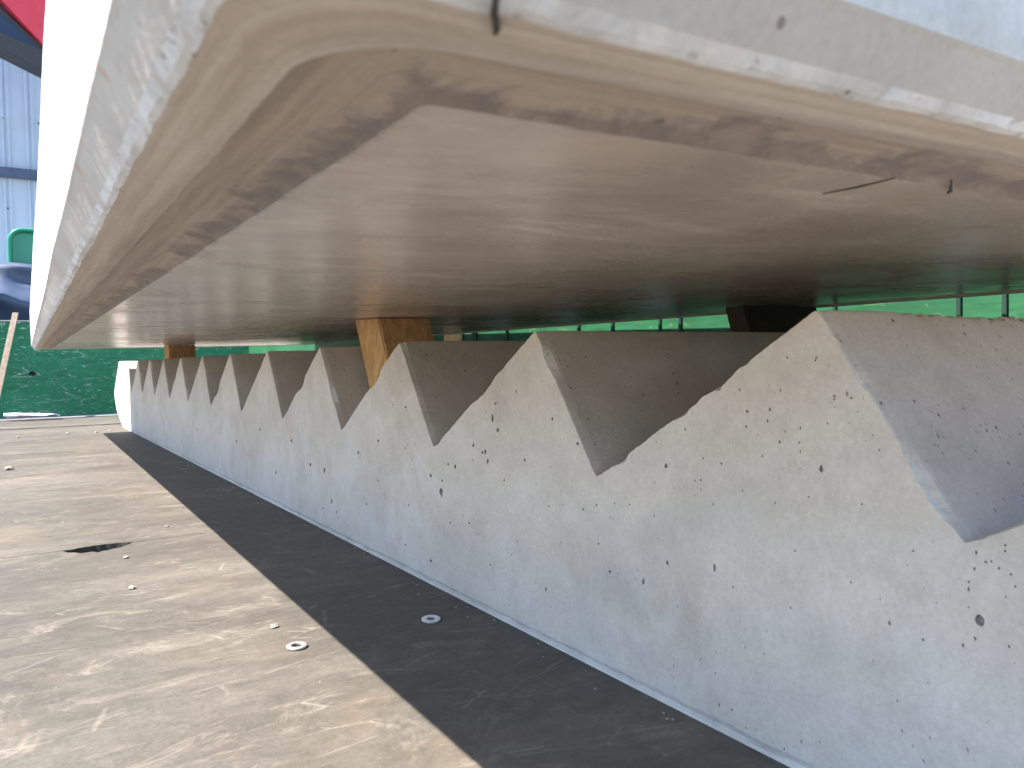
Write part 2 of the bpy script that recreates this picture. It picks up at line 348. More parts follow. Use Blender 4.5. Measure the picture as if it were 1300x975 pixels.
bed = link('truck_bed_floor', None); bed['kind'] = 'structure'
def panel(y0, y1, x0, x1, z=HB, th=.02, jag=.0006, notch=None, name='plywood_panel'):
    # y0/y1 edges run across the bed; both are slightly frayed
    def edge(y, a, b, out, seed):
        pts = []; n = 260
        for i in range(n+1):
            x = a+(b-a)*i/n
            d = jag*(nz(x, seed, 0, 60)+.6*nz(x, seed, 3, 220))+.0009
            if nz(x, seed, 7, 9) > .38: d += .0016*abs(nz(x, 5, seed, 130))
            if notch and notch[0] == out:
                xa, xb, dep = notch[1:]
                if xa < x < xb:
                    u = (x-xa)/(xb-xa)
                    d += dep*(math.sin(math.pi*u)**.55)*(.78+.22*nz(x, 1, 2, 90)+.12*nz(x, 4, 2, 260))
            pts.append((x, y - out*d))
        return pts
    lo = edge(y0, x0, x1, -1, y0); hi = edge(y1, x1, x0, 1, y1)
    P = lo+hi; n = len(P)
    V = [(x, y, z) for x, y in P]+[(x, y, z-th) for x, y in P]
    tri = tessellate_polygon([[Vector((x, y, 0)) for x, y in P]])
    fs = []
    for a, b, c in tri:
        nrm = (Vector(P[b]+(0,))-Vector(P[a]+(0,))).cross(Vector(P[c]+(0,))-Vector(P[a]+(0,))).z
        fs.append((a, b, c) if nrm > 0 else (c, b, a))
    fs += [(i, i+n, (i+1) % n+n, (i+1) % n) for i in range(n)]
    return mesh_obj(name, V, fs, mat_ply, bed)
panel(-1.55, 0.20, -.75, 1.25)
panel(0.202, 1.415, -.75, 1.27, notch=(1, .058, .156, .050))
panel(1.415, 4.46, -.75, 1.27, notch=(-1, .075, .150, .012))
panel(4.462, 5.16, -.75, 1.25, z=HB+.003)
bm = bmesh.new(); box(bm, -.75, 1.25, -1.55, 5.3, HB-.22, HB-.17); bm_obj('steel_underframe', bm, mat_steel, bed)
bm = bmesh.new(); box(bm, -.75, 1.25, 5.162, 5.30, HB-.03, HB+.012, .004); bm_obj('end_angle', bm, mat_grey, bed)

# truck headboard: three planks, battens
hb_ = thing('headboard', 'tall scratched dark green painted board closing the far end of the truck bed', 'board', (.45, 5.25, HB))
def plank(x0, x1, y0, y1, z0, z1, mat, parent, name='plank', bev=.003):
    bm = bmesh.new(); o = parent.location
    box(bm, x0-o.x, x1-o.x, y0-o.y, y1-o.y, z0-o.z, z1-o.z, bev)
    return bm_obj(name, bm, mat, parent)
# board with a round bolt hole
def holed_board():
    x0, x1, z0, z1, yf, th = -.75, 1.31, HB+.014, .272, 5.235, .03
    cx, cz = .100, -.022
    outer = [Vector((x0, z0, 0)), Vector((x1, z0, 0)), Vector((x1, z1, 0)), Vector((x0, z1, 0))]
    hole = [Vector((cx+.017*math.cos(a)*(1+.25*nz(a, 3)), cz+.013*math.sin(a)*(1+.3*nz(a, 9)), 0)) for a in [2*math.pi*i/18 for i in range(18)]]
    tri = tessellate_polygon([outer, hole]); P = outer+hole; n = len(P); o = hb_.location
    V = [(p.x-o.x, yf-o.y, p.y-o.z) for p in P]+[(p.x-o.x, yf+th-o.y, p.y-o.z) for p in P]
    fs = []
    for a, b, c in tri:
        fs.append((a, b, c)); fs.append((c+n, b+n, a+n))
    fs += [(i, (i+1) % 4, (i+1) % 4+n, i+n) for i in range(4)]
    fs += [(4+i, 4+(i+1) % 18, 4+(i+1) % 18+n, 4+i+n) for i in range(18)]
    bm = bmesh.new(); me = bpy.data.meshes.new('t'); me.from_pydata(V, [], fs); bm.from_mesh(me)
    bpy.data.meshes.remove(me)
    return bm_obj('board_panel', bm, mat_head, hb_)
holed_board()
plank(-.75, 1.31, 5.232, 5.268, .2725, .279, mat_grey, hb_, 'top_edge', .002)
plank(.04, .17, 5.268, 5.30, -.10, .05, mat_steel, hb_, 'back_plate')

# side board of the bed, then two unseen boards added to block light
BX = 1.292; KY = BX/1.6
sb = thing('side_board', 'bright green wooden side of the truck bed seen in the gap beyond the stair flight', 'side board', (BX+.02, 2.2, HB))
for z0, z1, dx in ((HB+.012, -.10, 0), (-.098, .1485, .003), (.150, .27, 0)):
    plank(BX+dx, BX+.032+dx, -1.5, 5.2, z0, z1, mat_side, sb, 'plank', .003)
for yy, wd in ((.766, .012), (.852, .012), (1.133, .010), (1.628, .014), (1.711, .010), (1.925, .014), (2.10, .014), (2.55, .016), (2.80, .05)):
    plank(BX-.004, BX-.0005, yy*KY-wd/3.4, yy*KY+wd/3.4, HB+.02, .262, mat_dkgreen, sb, 'shadow_stripe', .001)  # thin dark strips stand in for shadow stripes across the planks
plank(BX-.014, BX-.0005, 2.90*KY, 3.04*KY, HB+.02, .262, mat_barewood, sb, 'repair_board', .002)
lb = thing('side_board', 'unseen low green board added left of the plywood strip to cut sky and bounce light', 'side board', (-.78, 2.2, HB))  # out of view, added to hold back light from the left
for z0, z1 in ((HB+.012, -.16),):
    plank(-.80, -.765, -1.5, 5.2, z0, z1, mat_side, lb, 'plank', .003)
tb = thing('sky_block_board', 'unseen green board added across the near end of the bed to block low sky', 'board', (.24, -1.58, HB))  # out of view behind the camera, added to shut out low sky
for z0, z1 in ((HB+.012, -.06), (-.058, .16), (.162, .20)):
    plank(-.75, BX-.01, -1.60, -1.565, z0, z1, mat_head, tb, 'plank', .003)

# ------------------------------------------------------------------ lower precast stair flight
fl = thing('stair_flight', 'long grey precast concrete stair flight lying on the plywood with its sawtooth steps up', 'stair flight', (.84, 1.5, HB))
FO = fl.location

def outline(k):
    """far valley -> apex -> near valley, as (y, z)"""
    a = (S0+k)*PIT; v1 = (SV+k)*PIT; v0 = (SV-1+k)*PIT
    near = k <= 2
    n1, n2 = (110, 80) if k <= 0 else ((80, 60) if k == 1 else ((50, 34) if k == 2 else (20, 14)))
    A = Vector((a, HA)); V1 = Vector((v1, HV)); V0 = Vector((v0, HV))
    R = .004
    p1 = A+(V1-A).normalized()*R; p2 = A+(V0-A).normalized()*R
    pts = [V1.lerp(p1, i/n1) for i in range(n1+1)]
    for i in range(1, 5):
        t = i/5; pts.append((1-t)**2*p1+2*t*(1-t)*A+t*t*p2)
    pts += [p2.lerp(V0, i/n2) for i in range(n2+1)]
    return pts, n1

def step(k):
    pts, n1 = outline(k); N = len(pts); apex_i = n1+2
    A = pts[apex_i]
    nrm = []
    for i in range(N):
        d = (pts[min(i+1, N-1)]-pts[max(i-1, 0)]).normalized(); nrm.append(Vector((-d.y, d.x)) if False else Vector((d.y, -d.x)))
    if nrm[0].y < 0: nrm = [-q for q in nrm]
    # bevel size along the outline with chipped spots
    bs = []
    for i in range(N):
        s = i*.0035 if k <= 1 else i*.01
        q = pts[i]
        b = .0010+.0008*abs(nz(q.x, q.y, k, 140))+.0009*abs(nz(q.x, q.y, k+9, 45))
        c = nz(q.x, q.y, k*3.1+4, 17)
        if c > .20: b += (c-.20)*.016*(.6+.8*abs(nz(q.x, q.y, 2, 110)))
        b *= min(1, min(i, N-1-i)/4)*.96+.04
        bs.append(b)
    if k == 0:   # the broken notch half way down the big tread edge and the worn riser edge
        for i in range(N):
            y = pts[i].x
            if i < n1:
                d = abs(y-.415)
                if d < .016: bs[i] += .004*(1-d/.016)*(.5+abs(nz(y, 1, 1, 300)))
            else:
                z = pts[i].y
                bs[i] = bs[i]*.8+.0008*abs(nz(z, 4, 4, 90))
                d = abs(z+.012)
                if d < .012: bs[i] += .0022*(1-d/.012)*(.6+.6*abs(nz(z, 9, 1, 90)))
    xs = [0.0]
    if k <= 1: xs = [i/230 for i in range(231)]
    else: xs = [i/26 for i in range(27)]
    # lateral rings
    V = []; F_ = []; MI = []
    ox, oy, oz = FO
    inset = [Vector((pts[i].x-nrm[i].x*bs[i]*1.35, max(HV, pts[i].y-nrm[i].y*bs[i]*1.35))) for i in range(N)]
    vy1, vy0 = pts[0].x, pts[-1].x
    for q in inset: q.x = min(max(q.x, vy0), vy1)
    for q in inset: V.append((XS-ox, q.x-oy, q.y-oz))
    for j, u in enumerate(xs):
        for i in range(N):
            x = (XS+bs[i]) if j == 0 else XS+.008+(XR-XS-.016)*((j-1)/(len(xs)-2)) if 0 < j < len(xs)-1 else XR
            if j == len(xs)-1: x = XR
            p = pts[i]; d = abs(i-apex_i)
            w_ = math.exp(-(d/(2.2 if not (k == 0 and x > .53) else 3.6))**2)
            chip = .0007+.0011*abs(nz(x, k, 1, 70))+.0009*abs(nz(x, k, 5, 230))
            c2 = nz(x, k, 8, 8)
            if c2 > .12: chip += (c2-.12)*.010*abs(nz(x, k, 2, 120))
            if k == 0:
                chip += .0022*abs(nz(x, 3, 3, 160))
                if x > .53: chip += (.013*abs(nz(x, 3, 7, 60))+.008*abs(nz(x, 8, 7, 170)))*min(1, (x-.53)/.06)
            z = p.y-chip*w_
            wav = .0004*nz(x*6, p.x*6, p.y*6, 1)
            ed = bs[i]*(.85 if j == 0 else (.12 if j == 1 else 0))+(.0007*abs(nz(p.x, p.y, k, 120)) if j < 2 else 0)
            if k > 3: ed *= .6
            if i in (0, N-1): ed = 0
            V.append((x-ox, p.x-oy-(ed+wav)*nrm[i].x, max(z-(ed+wav)*nrm[i].y, HV)-oz))
    # chip facets + top skins
    for j in range(len(xs)):
        for i in range(N-1):
            a, b = j*N+i, j*N+i+1
            F_.append((a, b, b+N, a+N)); MI.append(1 if j == 0 else 0)
    # left side with real pits
    poly = [Vector((q.x, q.y, 0)) for q in inset]
    pl = [poly[0]]; idx = [0]
    for i in range(1, N):
        if (poly[i]-pl[-1]).length > 1e-5: pl.append(poly[i]); idx.append(i)
    base = len(V)
    holes = []; hidx = []
    def inside(y, z, r):
        t = (z-HV)/(HA-HV); yl = vy1+(A.x-vy1)*t; yr = vy0+(A.x-vy0)*t
        return yr+r+.004 < y < yl-r-.004 and z-r > HV+.0012
    bowls = []
    for (py, pz, ry, rz) in PITS:
        ry = min(max(ry*.55, .0006), .0042); rz = min(max(rz*.7, .0007), .0055)
        if abs(pz-HV) < rz+.0015: pz = HV+rz+.002 if pz > HV-.001 else pz
        if pz < HV or not inside(py, pz, max(ry, rz)): continue
        ring = []
        for i in range(10):
            a = -2*math.pi*i/10
            f = 1+.75*nz(math.cos(a)*2.3+py*90, math.sin(a)*2.3+pz*70, 1)
            ring.append(Vector((py+ry*f*math.cos(a), pz+rz*f*math.sin(a), 0)))
        holes.append(ring); b0 = len(V)
        for q in ring: V.append((XS-ox, q.x-oy, q.y-oz))
        hidx.append([b0+i for i in range(10)])
        dp = min(.0035, max(.001, min(ry, rz)*1.3))
        b1 = len(V)
        for q in ring: V.append((XS+dp*.75-ox, py+(q.x-py)*.72-oy, pz+(q.y-pz)*.72-oz))
        V.append((XS+dp-ox, py-oy, pz-oz)); ci = len(V)-1
        for i in range(10):
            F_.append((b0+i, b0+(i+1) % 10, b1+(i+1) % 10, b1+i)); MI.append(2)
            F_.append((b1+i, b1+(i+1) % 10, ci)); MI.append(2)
    tri = tessellate_polygon([pl]+holes); flat = idx+[q for h in hidx for q in h]
    allp = pl+[q for h in holes for q in h]
    for a, b, c in tri:
        F_.append((flat[a], flat[b], flat[c])); MI.append(0)
    # right side
    r_ = (len(xs))*N
    F_.append(tuple(r_+i for i in range(N-1, -1, -1))); MI.append(0)
    me = bpy.data.meshes.new('step'); me.from_pydata(V, [], F_)
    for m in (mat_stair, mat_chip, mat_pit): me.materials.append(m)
    me.polygons.foreach_set('material_index', MI)
    bm = bmesh.new(); bm.from_mesh(me); bmesh.ops.recalc_face_normals(bm, faces=bm.faces[:]); bm.to_mesh(me); bm.free()
    link('step', me, fl)

for k in range(-2, 11): step(k)

def waist():
    y0, y1 = -.9, (SV-1+11)*PIT
    ys = []; y = y0
    while y < y1:
        ys.append(y); y += .004 if .1 < y < 1.2 else .015
    ys.append(y1); n = len(ys); ox, oy, oz = FO
    V = []; F_ = []; MI = []
    rows = [(HB+.0095, 0, 0), (HB+.0080, .0008, 1), (HB+.0040, .0036, 1), (HB+.0026, .0006, 1), (HB+.0003, .0000, 1)]
    for r, (z, dx, m) in enumerate(rows):
        for y in ys:
            j = 0 if r == 0 else 1
            lump = .6+.5*abs(nz(y, r, 0, 12))+.7*abs(nz(y, r*.4, 2, 70))+.5*abs(nz(y, r, 5, 260))
            zz = z if r == len(rows)-1 else z+.0013*nz(y, 2 if r < 3 else 9, 4, 28)+.0008*nz(y, r, 8, 120)
            V.append((XS+dx*lump*j-ox, y-oy, zz-oz))
    for r in range(len(rows)-1):
        for i in range(n-1): F_.append((r*n+i, r*n+i+1, (r+1)*n+i+1, (r+1)*n+i)); MI.append(1 if r < 2 else 1)
    top = [Vector((ys[0], HV, 0)), Vector((ys[-1], HV, 0))]
    t0 = len(V)
    for q in top: V.append((XS-ox, q.x-oy, q.y-oz))
    outer = [Vector((ys[i], V[i][2]+oz, 0)) for i in range(n)]+[top[1], top[0]]
    oidx = list(range(n))+[t0+1, t0]
    holes = []; hidx = []
    used = []
    for (py, pz, ry, rz) in PITS:
        sp = py == .226 and pz == -.147
        kk = 1 if sp else .72; ry = min(max(ry*.75*kk, .0006), .0045); rz = min(max(rz*.9*kk, .0007), .0055)
        if abs(pz-HV) < rz+.0015: pz = HV-rz-.002 if pz <= HV-.001 else pz
        R_ = max(ry, rz)*1.5
        if pz > HV or pz-rz < HB+.017 or not (y0+.01 < py < y1-.01): continue
        if any(abs(py-a) < R_+c_ and abs(pz-b_) < R_+c_ for a, b_, c_ in used): continue
        used.append((py, pz, R_))
        ring = []
        for i in range(12):
            a = -2*math.pi*i/12
            f = 1+(.25 if sp else .75)*nz(math.cos(a)*2.2+py*90, math.sin(a)*1.7+pz*70, 1)
            ring.append(Vector((py+ry*f*math.cos(a), pz+rz*f*math.sin(a), 0)))
        holes.append(ring); b0 = len(V)
        for q in ring: V.append((XS-ox, q.x-oy, q.y-oz))
        hidx.append([b0+i for i in range(12)])
        dp = min(.0045, max(.001, min(ry, rz)*1.3)); b1 = len(V)
        for q in ring: V.append((XS+dp*.75-ox, py+(q.x-py)*.72-oy, pz+(q.y-pz)*.72-oz))
        V.append((XS+dp-ox, py-oy, pz-oz)); ci = len(V)-1
        for i in range(12):
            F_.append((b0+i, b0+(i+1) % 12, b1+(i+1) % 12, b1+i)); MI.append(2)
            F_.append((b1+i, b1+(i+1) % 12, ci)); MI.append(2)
    flat = oidx+[q for h in hidx for q in h]
    for a, b, c in tessellate_polygon([outer]+holes):
        F_.append((flat[a], flat[b], flat[c])); MI.append(0)
    # rest of the box
    q0 = len(V)
    for x in (XS, XR):
        for y in (y0, y1):
            for z in (HB+.0003, HV): V.append((x-ox, y-oy, z-oz))
    # order: (XS,y0,b)(XS,y0,t)(XS,y1,b)(XS,y1,t)(XR...)
    F_ += [(q0, q0+4, q0+5, q0+1), (q0+4, q0+6, q0+7, q0+5), (q0+6, q0+2, q0+3, q0+7)]; MI += [0, 0, 0]
    me = bpy.data.meshes.new('waist'); me.from_pydata(V, [], F_)
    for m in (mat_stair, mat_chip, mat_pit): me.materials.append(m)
    me.polygons.foreach_set('material_index', MI)
    link('waist', me, fl)
waist()

def landing():
    yv = (SV-1+11)*PIT; ya = (S0+11)*PIT
    prof = [(yv, HB), (yv, HV), (ya-.004, HA-.006), (ya, HA), (4.27, .034), (4.285, .030), (4.532, -.120), (4.538, -.132), (4.455, -.209), (4.207, HB)]
    bm = bmesh.new(); o = FO; n = len(prof)
    L = [bm.verts.new((XS-o.x, y-o.y, z-o.z)) for y, z in prof]; R = [bm.verts.new((XR-o.x, y-o.y, z-o.z)) for y, z in prof]
    bm.faces.new(L); bm.faces.new(R[::-1])
    for i in range(n): bm.faces.new((L[i], R[i], R[(i+1) % n], L[(i+1) % n]))
    return bm_obj('end_nib', bm, mat_stair, fl)
landing()

# ------------------------------------------------------------------ upper slab
SX = Vector((.99983969, -.01425241, .01083769)); SY = Vector((.01425304, .9998838, .00540722)); SZ = Vector((-.01091349, -.00525189, .99992665))
SC = Vector((.0934137, .18775386, .0678412))
SW, SL = 1.0, 3.655
slab = thing('concrete_slab', 'pale precast concrete slab with bevelled edges stacked above the sawtooth flight', 'slab')
MS = Matrix.Identity(4)
for i in range(3): MS[i][0] = SX[i]; MS[i][1] = SY[i]; MS[i][2] = SZ[i]; MS[i][3] = SC[i]
slab.matrix_world = MS

def build_slab():
    # (offset, height, corner radius, jitter)
    rings = [(0, 0, .004, .0006), (.0016, .0022, .005, .0008), (.019, .0042, .014, .0004), (.0366, .0036, .026, .0003), (.0385, -.0016, .028, .0004),
             (.049, -.0016, .026, .0003), (.0590, -.0017, .022, .0006), (.0612, -.0008, .022, .0007), (.0638, .0016, .021, .0003), (.0705, .0128, .018, .00012),
             (.0718, .0146, .018, .00012), (.0722, .020, .018, .00012), (.0720, .155, .018, .0002), (.068, .159, .015, .0004)]
    mats_ = [1, 1, 1, 2, 2, 2, 3, 3, 4, 4, 5, 5, 5]
    # samples along each straight side (finer close to the camera)
    def samp(n, near0=True):
        return [(i/n)**2.0 if near0 else 1-(1-i/n)**2.0 for i in range(n+1)]
    rv = []
    for (o, h, r, jt) in rings:
        x0, x1, y0, y1 = -o, SW+o, -o, SL+o
        pts = []
        def side(p, q, ts, key):
            for t in ts:
                x = p[0]+(q[0]-p[0])*t; y = p[1]+(q[1]-p[1])*t
                pts.append((x, y, key, t))
        def arc(cx, cy, a0, key):
            for i in range(1, 8):
                a = a0+math.pi/2*i/8; pts.append((cx+r*math.cos(a), cy+r*math.sin(a), key, i/8))
        P = math.pi
        side((x0+r, y0), (x1-r, y0), samp(240), 0); arc(x1-r, y0+r, -P/2, 4)
        side((x1, y0+r), (x1, y1-r), samp(90), 1); arc(x1-r, y1-r, 0, 5)
        side((x1-r, y1), (x0+r, y1), samp(60), 2); arc(x0+r, y1-r, P/2, 6)
        side((x0, y1-r), (x0, y0+r), samp(420, False), 3); arc(x0+r, y0+r, P, 7)
        out = []
        for (x, y, key, t) in pts:
            nx = -1 if key in (3,) else (1 if key == 1 else 0); ny = -1 if key == 0 else (1 if key == 2 else 0)
            if key >= 4:
                c = [(x1-r, y0+r), (x1-r, y1-r), (x0+r, y1-r), (x0+r, y0+r)][key-4]
                d = Vector((x-c[0], y-c[1])).normalized(); nx, ny = d.x, d.y
            j = jt*(nz(x, y, o*40, 60)+.8*nz(x, y, o*40, 190))+jt*1.2*nz(x, y, o*9, 14)
            # gentle bowing of the cast edge further out
            jz = jt*.6*nz(x, y, 5+o*40, 80)
            wob = .0012*nz(x, y, 3, 3) if o > .068 else 0
            out.append((x+nx*(j+wob), y+ny*(j+wob), h+(jz if 0 < o < .071 else 0), o, x+y))
        rv.append(out)
    n = len(rv[0])
    # soffit panel
    V = [(p[0], p[1], 0) for p in rv[0]]
    sof = mesh_obj('soffit', V, [tuple(range(n-1, -1, -1))], mat_soffit, slab)
    V = []; off = []; alo = []
    for ri, out in enumerate(rv):
        for p in out:
            V.append(p[:3] if ri else (p[0], p[1], 0)); off.append(p[3]); alo.append(p[4])
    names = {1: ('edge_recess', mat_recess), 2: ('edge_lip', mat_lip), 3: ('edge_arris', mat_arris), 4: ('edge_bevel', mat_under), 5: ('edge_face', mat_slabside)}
    for key, (nm, mt) in names.items():
        rs = [i for i, m in enumerate(mats_) if m == key]
        a, b = rs[0], rs[-1]+1
        vv = V[a*n:(b+1)*n]; fs = []
        for r in range(b-a):
            for i in range(n):
                fs.append((r*n+i, r*n+(i+1) % n, (r+1)*n+(i+1) % n, (r+1)*n+i))
        if key == 5: fs.append(tuple((b-a)*n+i for i in range(n)))
        mesh_obj(nm, vv, fs, mt, slab, attrs={'off': off[a*n:(b+1)*n], 'along': alo[a*n:(b+1)*n]}, smooth=(key in (1, 2)))
build_slab()
# wire ends sticking out of the cast face
def tube(bm, pts, r, seg=6):
    prev = None
    for i, p in enumerate(pts):
        p = Vector(p); d = (Vector(pts[min(i+1, len(pts)-1)])-Vector(pts[max(i-1, 0)])).normalized()
        s = d.orthogonal().normalized(); t = d.cross(s)
        rad = r*(1 if 0 < i < len(pts)-1 else .6)
        ring = [bm.verts.new(p+rad*(math.cos(2*math.pi*k/seg)*s+math.sin(2*math.pi*k/seg)*t)) for k in range(seg)]
        if prev:
            for k in range(seg): bm.faces.new((prev[k], prev[(k+1) % seg], ring[(k+1) % seg], ring[k]))
        else: bm.faces.new(ring[::-1])
        prev = ring
    bm.faces.new(prev)
for pts, r in ([[(-.0165, -.066, .001), (-.0145, -.061, -.0025), (-.011, -.056, -.0028), (-.009, -.052, -.0020)], .0008],
               [[(.2055, .033, -.0002), (.2062, .015, -.0004), (.2052, -.001, -.0002)], .00035],
               [[(.236, -.006, .001), (.245, -.0005, -.0016), (.251, .004, -.0012), (.256, .005, .000)], .0006]):
    bm = bmesh.new(); tube(bm, pts, r); bm_obj('tie_wire', bm, mat_wire, slab, True)

# ------------------------------------------------------------------ timber blocks between the two
def zs(x, y):   # underside of slab (world) at x, y
    return SC.z-(SZ.x*(x-SC.x)+SZ.y*(y-SC.y))/SZ.z
def block(name, label, A, B, Cc, shear, zb, mat, endmat, group):
    A, B, Cc = Vector(A), Vector(B), Vector(Cc); D = B+(Cc-A)
    top = [A, Cc, D, B]; base = (A+Cc+B+D)/4
    t = thing(name, label, 'timber block', (base.x, base.y, zb), group=group); o = t.location
    P = []
    for q in top: P.append((q.x-o.x, q.y-o.y-shear*(zs(q.x, q.y)-zb), 0))
    for q in top: P.append((q.x-o.x, q.y-o.y, zs(q.x, q.y)-.0012-zb))
    bm = bmesh.new(); v = add_hull8(bm, P)
    bmesh.ops.bevel(bm, geom=bm.edges[:], offset=.002, segments=2, affect='EDGES')
    bmesh.ops.subdivide_edges(bm, edges=bm.edges[:], cuts=2)
    bm_obj('timber', bm, mat, t)
    return t
G = 'timber blocks propping the slab off the flight'
block('timber_block', 'orange brown timber block leaning between the near third and fourth sawtooth steps', (.527, 1.251), (.506, 1.306), (.621, 1.245), .5, -.083, mat_block, mat_block, G)
block('timber_block', 'small orange timber block far back holding the slab above the distant steps', (.5307, 3.38), (.5226, 3.44), (.631, 3.38), .1, -.040, mat_block, mat_block, G)
block('timber_block', 'timber block coloured as if in deep shade under the right edge of the slab behind the biggest step', (.955, .835), (.955, .875), (1.13, .835), .3, -.075, mat_block_dark, mat_block_dark, G)

# ------------------------------------------------------------------ washers and crumbs on the plywood
def washer(label, x, y, mat, tilt, ro=.0104, ri=.0052, h=.0026):
    t = thing('washer', label, 'washer', (x, y, HB), group='steel washers lying on the plywood')
    prof = [(ri, .0004), (ri, h-.0004), (ri+.0005, h), (ro-.0007, h), (ro, h-.0006), (ro, .0006), (ro-.0006, 0), (ri+.0005, 0)]
    bm = bmesh.new(); N = 48; rings = []
    for i in range(N):
        a = 2*math.pi*i/N; rings.append([bm.verts.new((r*math.cos(a), r*math.sin(a), z)) for r, z in prof])
    for i in range(N):
        for j in range(len(prof)):
            k = (j+1) % len(prof); bm.faces.new((rings[i][j], rings[(i+1) % N][j], rings[(i+1) % N][k], rings[i][k]))
    bmesh.ops.rotate(bm, verts=bm.verts, cent=(0, 0, 0), matrix=Matrix.Rotation(tilt, 3, 'X'))
    bmesh.ops.translate(bm, verts=bm.verts, vec=(0, 0, abs(math.sin(tilt))*ro+.0002))
    bm_obj('ring', bm, mat, t, False)
washer('pale zinc washer lying in the sunlight left of the shadow edge', .2335, .781, mat_zincw, .03)
washer('shiny zinc washer lying in the shade near the foot of the flight', .381, .776, mat_zinc, .05)

def pebble(label, x, y, s, seed):
    bm = bmesh.new(); bmesh.ops.create_icosphere(bm, subdivisions=3, radius=1)
    for v in bm.verts:
        f = 1+.45*noise.noise(v.co*1.1+Vector((seed, 0, 0)))+.22*noise.noise(v.co*2.8+Vector((0, seed, 0)))
        v.co = Vector((v.co.x*s*1.25*f, v.co.y*s*f, v.co.z*s*.62*f))
    zm = min(v.co.z for v in bm.verts)
    for v in bm.verts: v.co.z -= zm
    o = bm_obj('stone_crumb', bm, mat_pebble, None)
    o.location = (x, y, HB+(.003 if y > 4.46 else 0)-.0003); o['label'] = label; o['category'] = 'stone crumb'; o['group'] = 'stone crumbs scattered on the plywood'
for lab, x, y, s, sd in (
    ('crumb of stone just behind the sunlit washer', .232, .855, .0034, 1),
    ('angular crumb of stone alone in the sun nearer than the broken hole', .122, 1.113, .0034, 2),
    ('dark crumb of stone far back at the left border of the photo', -.014, 2.659, .009, 3),
    ('small crumb of stone close to the right end of the broken hole', .136, 1.298, .0032, 4),
    ('tiny crumb of stone between the hole and the shadow edge', .225, 1.511, .0025, 5),
    ('crumb of stone in the sun far back left of the shadow tip', .201, 3.958, .0055, 6),
    ('crumb of stone right at the far tip of the shadow', .311, 3.93, .0055, 7),
    ('crumb of stone at the foot of the far end of the flight', .371, 4.0, .005, 8),
    ('pale crumb of stone far back near the left border in front of the panel joint', .016, 3.90, .006, 9)):
    pebble(lab, x, y, s, sd)
bm = bmesh.new()
for i in range(10):
    x, y = random.choice([(.415, 2.5), (.419, 1.83), (.40, 2.3), (.425, 1.7)]); x += random.uniform(-.02, .01); y += random.uniform(-.12, .12)
    a = random.uniform(0, 6.28); L = random.uniform(.012, .03); pts = []
    for k in range(6):
        u = k/5; aa = a+1.4*u; pts.append((x+L*u*math.cos(aa), y+L*u*math.sin(aa), HB+.0012+.0025*math.sin(u*3.1)))
    tube(bm, pts, .0006, 5)
for i in range(150):   # grit
    x = random.uniform(-.3, .44); y = random.uniform(.5, 4.4); s = random.uniform(.0005, .0015)*(1+.35*y)*.5
    m = Matrix.Translation((x, y, HB+s*.3)) @ Matrix.Rotation(random.uniform(0, 3), 4, 'Z') @ Matrix.Diagonal((s*1.4, s, s*.7, 1))
    bmesh.ops.create_icosphere(bm, subdivisions=1, radius=1, matrix=m)
for i in range(70):    # crumbs gathered at the foot of the flight
    y = random.uniform(.35, 2.6); x = .445-abs(random.gauss(0, .014))-.004; s = random.uniform(.0004, .0013)*(1+.4*y)*.8
    m = Matrix.Translation((x, y, HB+s*.35)) @ Matrix.Rotation(random.uniform(0, 3), 4, 'Z') @ Matrix.Diagonal((s*1.5, s, s*.8, 1))
    bmesh.ops.create_icosphere(bm, subdivisions=1, radius=1, matrix=m)
o = bm_obj('wood_shavings', bm, mat_straw); o['kind'] = 'stuff'; o['label'] = 'pale curled wood shavings and grit strewn over the plywood'; 

# leaning lath and printed film by the headboard
t = thing('wooden_lath', 'narrow grey tan wooden lath leaning against the green headboard at the left', 'wooden lath', (-.09, 4.95, HB)); o = t.location
bm = bmesh.new(); a = Vector((-.098, 4.93, HB)); b = Vector((.030, 5.225, .318)); d = (b-a); wv = Vector((.0145, 0, 0)); th = Vector((0, -.010, .004))
P = [a-wv-o, a+wv-o, a+wv+th-o, a-wv+th-o, b-wv-o, b+wv-o, b+wv+th-o, b-wv+th-o]
add_hull8(bm, P); bmesh.ops.bevel(bm, geom=bm.edges[:], offset=.0015, segments=1, affect='EDGES'); bm_obj('strip', bm, mat_lath, t)

bm = bmesh.new(); n = 26; rows = 8; vs = []
for i in range(n+1):
    u = i/n; row = []
    for j in range(rows+1):
        q = j/rows
        x = -.043+.268*u; ry = .020*(1-.45*u); a = math.pi*q*1.15-.2
        zz = HB+.013+ry*(1+math.sin(a-.3))*.95+.004*nz(u*6, q*3, 1); yy = 5.12+.03*math.cos(a)+.010*nz(u*4, q*4, 9)
        row.append(bm.verts.new((x, yy, max(zz, HB+.004))))
    vs.append(row)
for i in range(n):
    for j in range(rows): bm.faces.new((vs[i][j], vs[i+1][j], vs[i+1][j+1], vs[i][j+1]))
o = bm_obj('plastic_film', bm, mat_print, None, True); o['label'] = 'crumpled white and violet printed plastic film at the foot of the headboard'; o['category'] = 'plastic film'
md = o.modifiers.new('s', 'SOLIDIFY'); md.thickness = .0015

# ------------------------------------------------------------------ behind the headboard
pf = link('rear_platform', None); pf['kind'] = 'structure'
bm = bmesh.new(); box(bm, -1.2, 1.6, 5.45, 7.4, -.30, -.22, .004); bm_obj('deck', bm, mat_steel, pf)
for x in (-1.1, 1.5):
    for y in (5.6, 7.3):
        bm = bmesh.new(); box(bm, x-.05, x+.05, y-.05, y+.05, -1.5, -.30); bm_obj('leg', bm, mat_steel, pf)

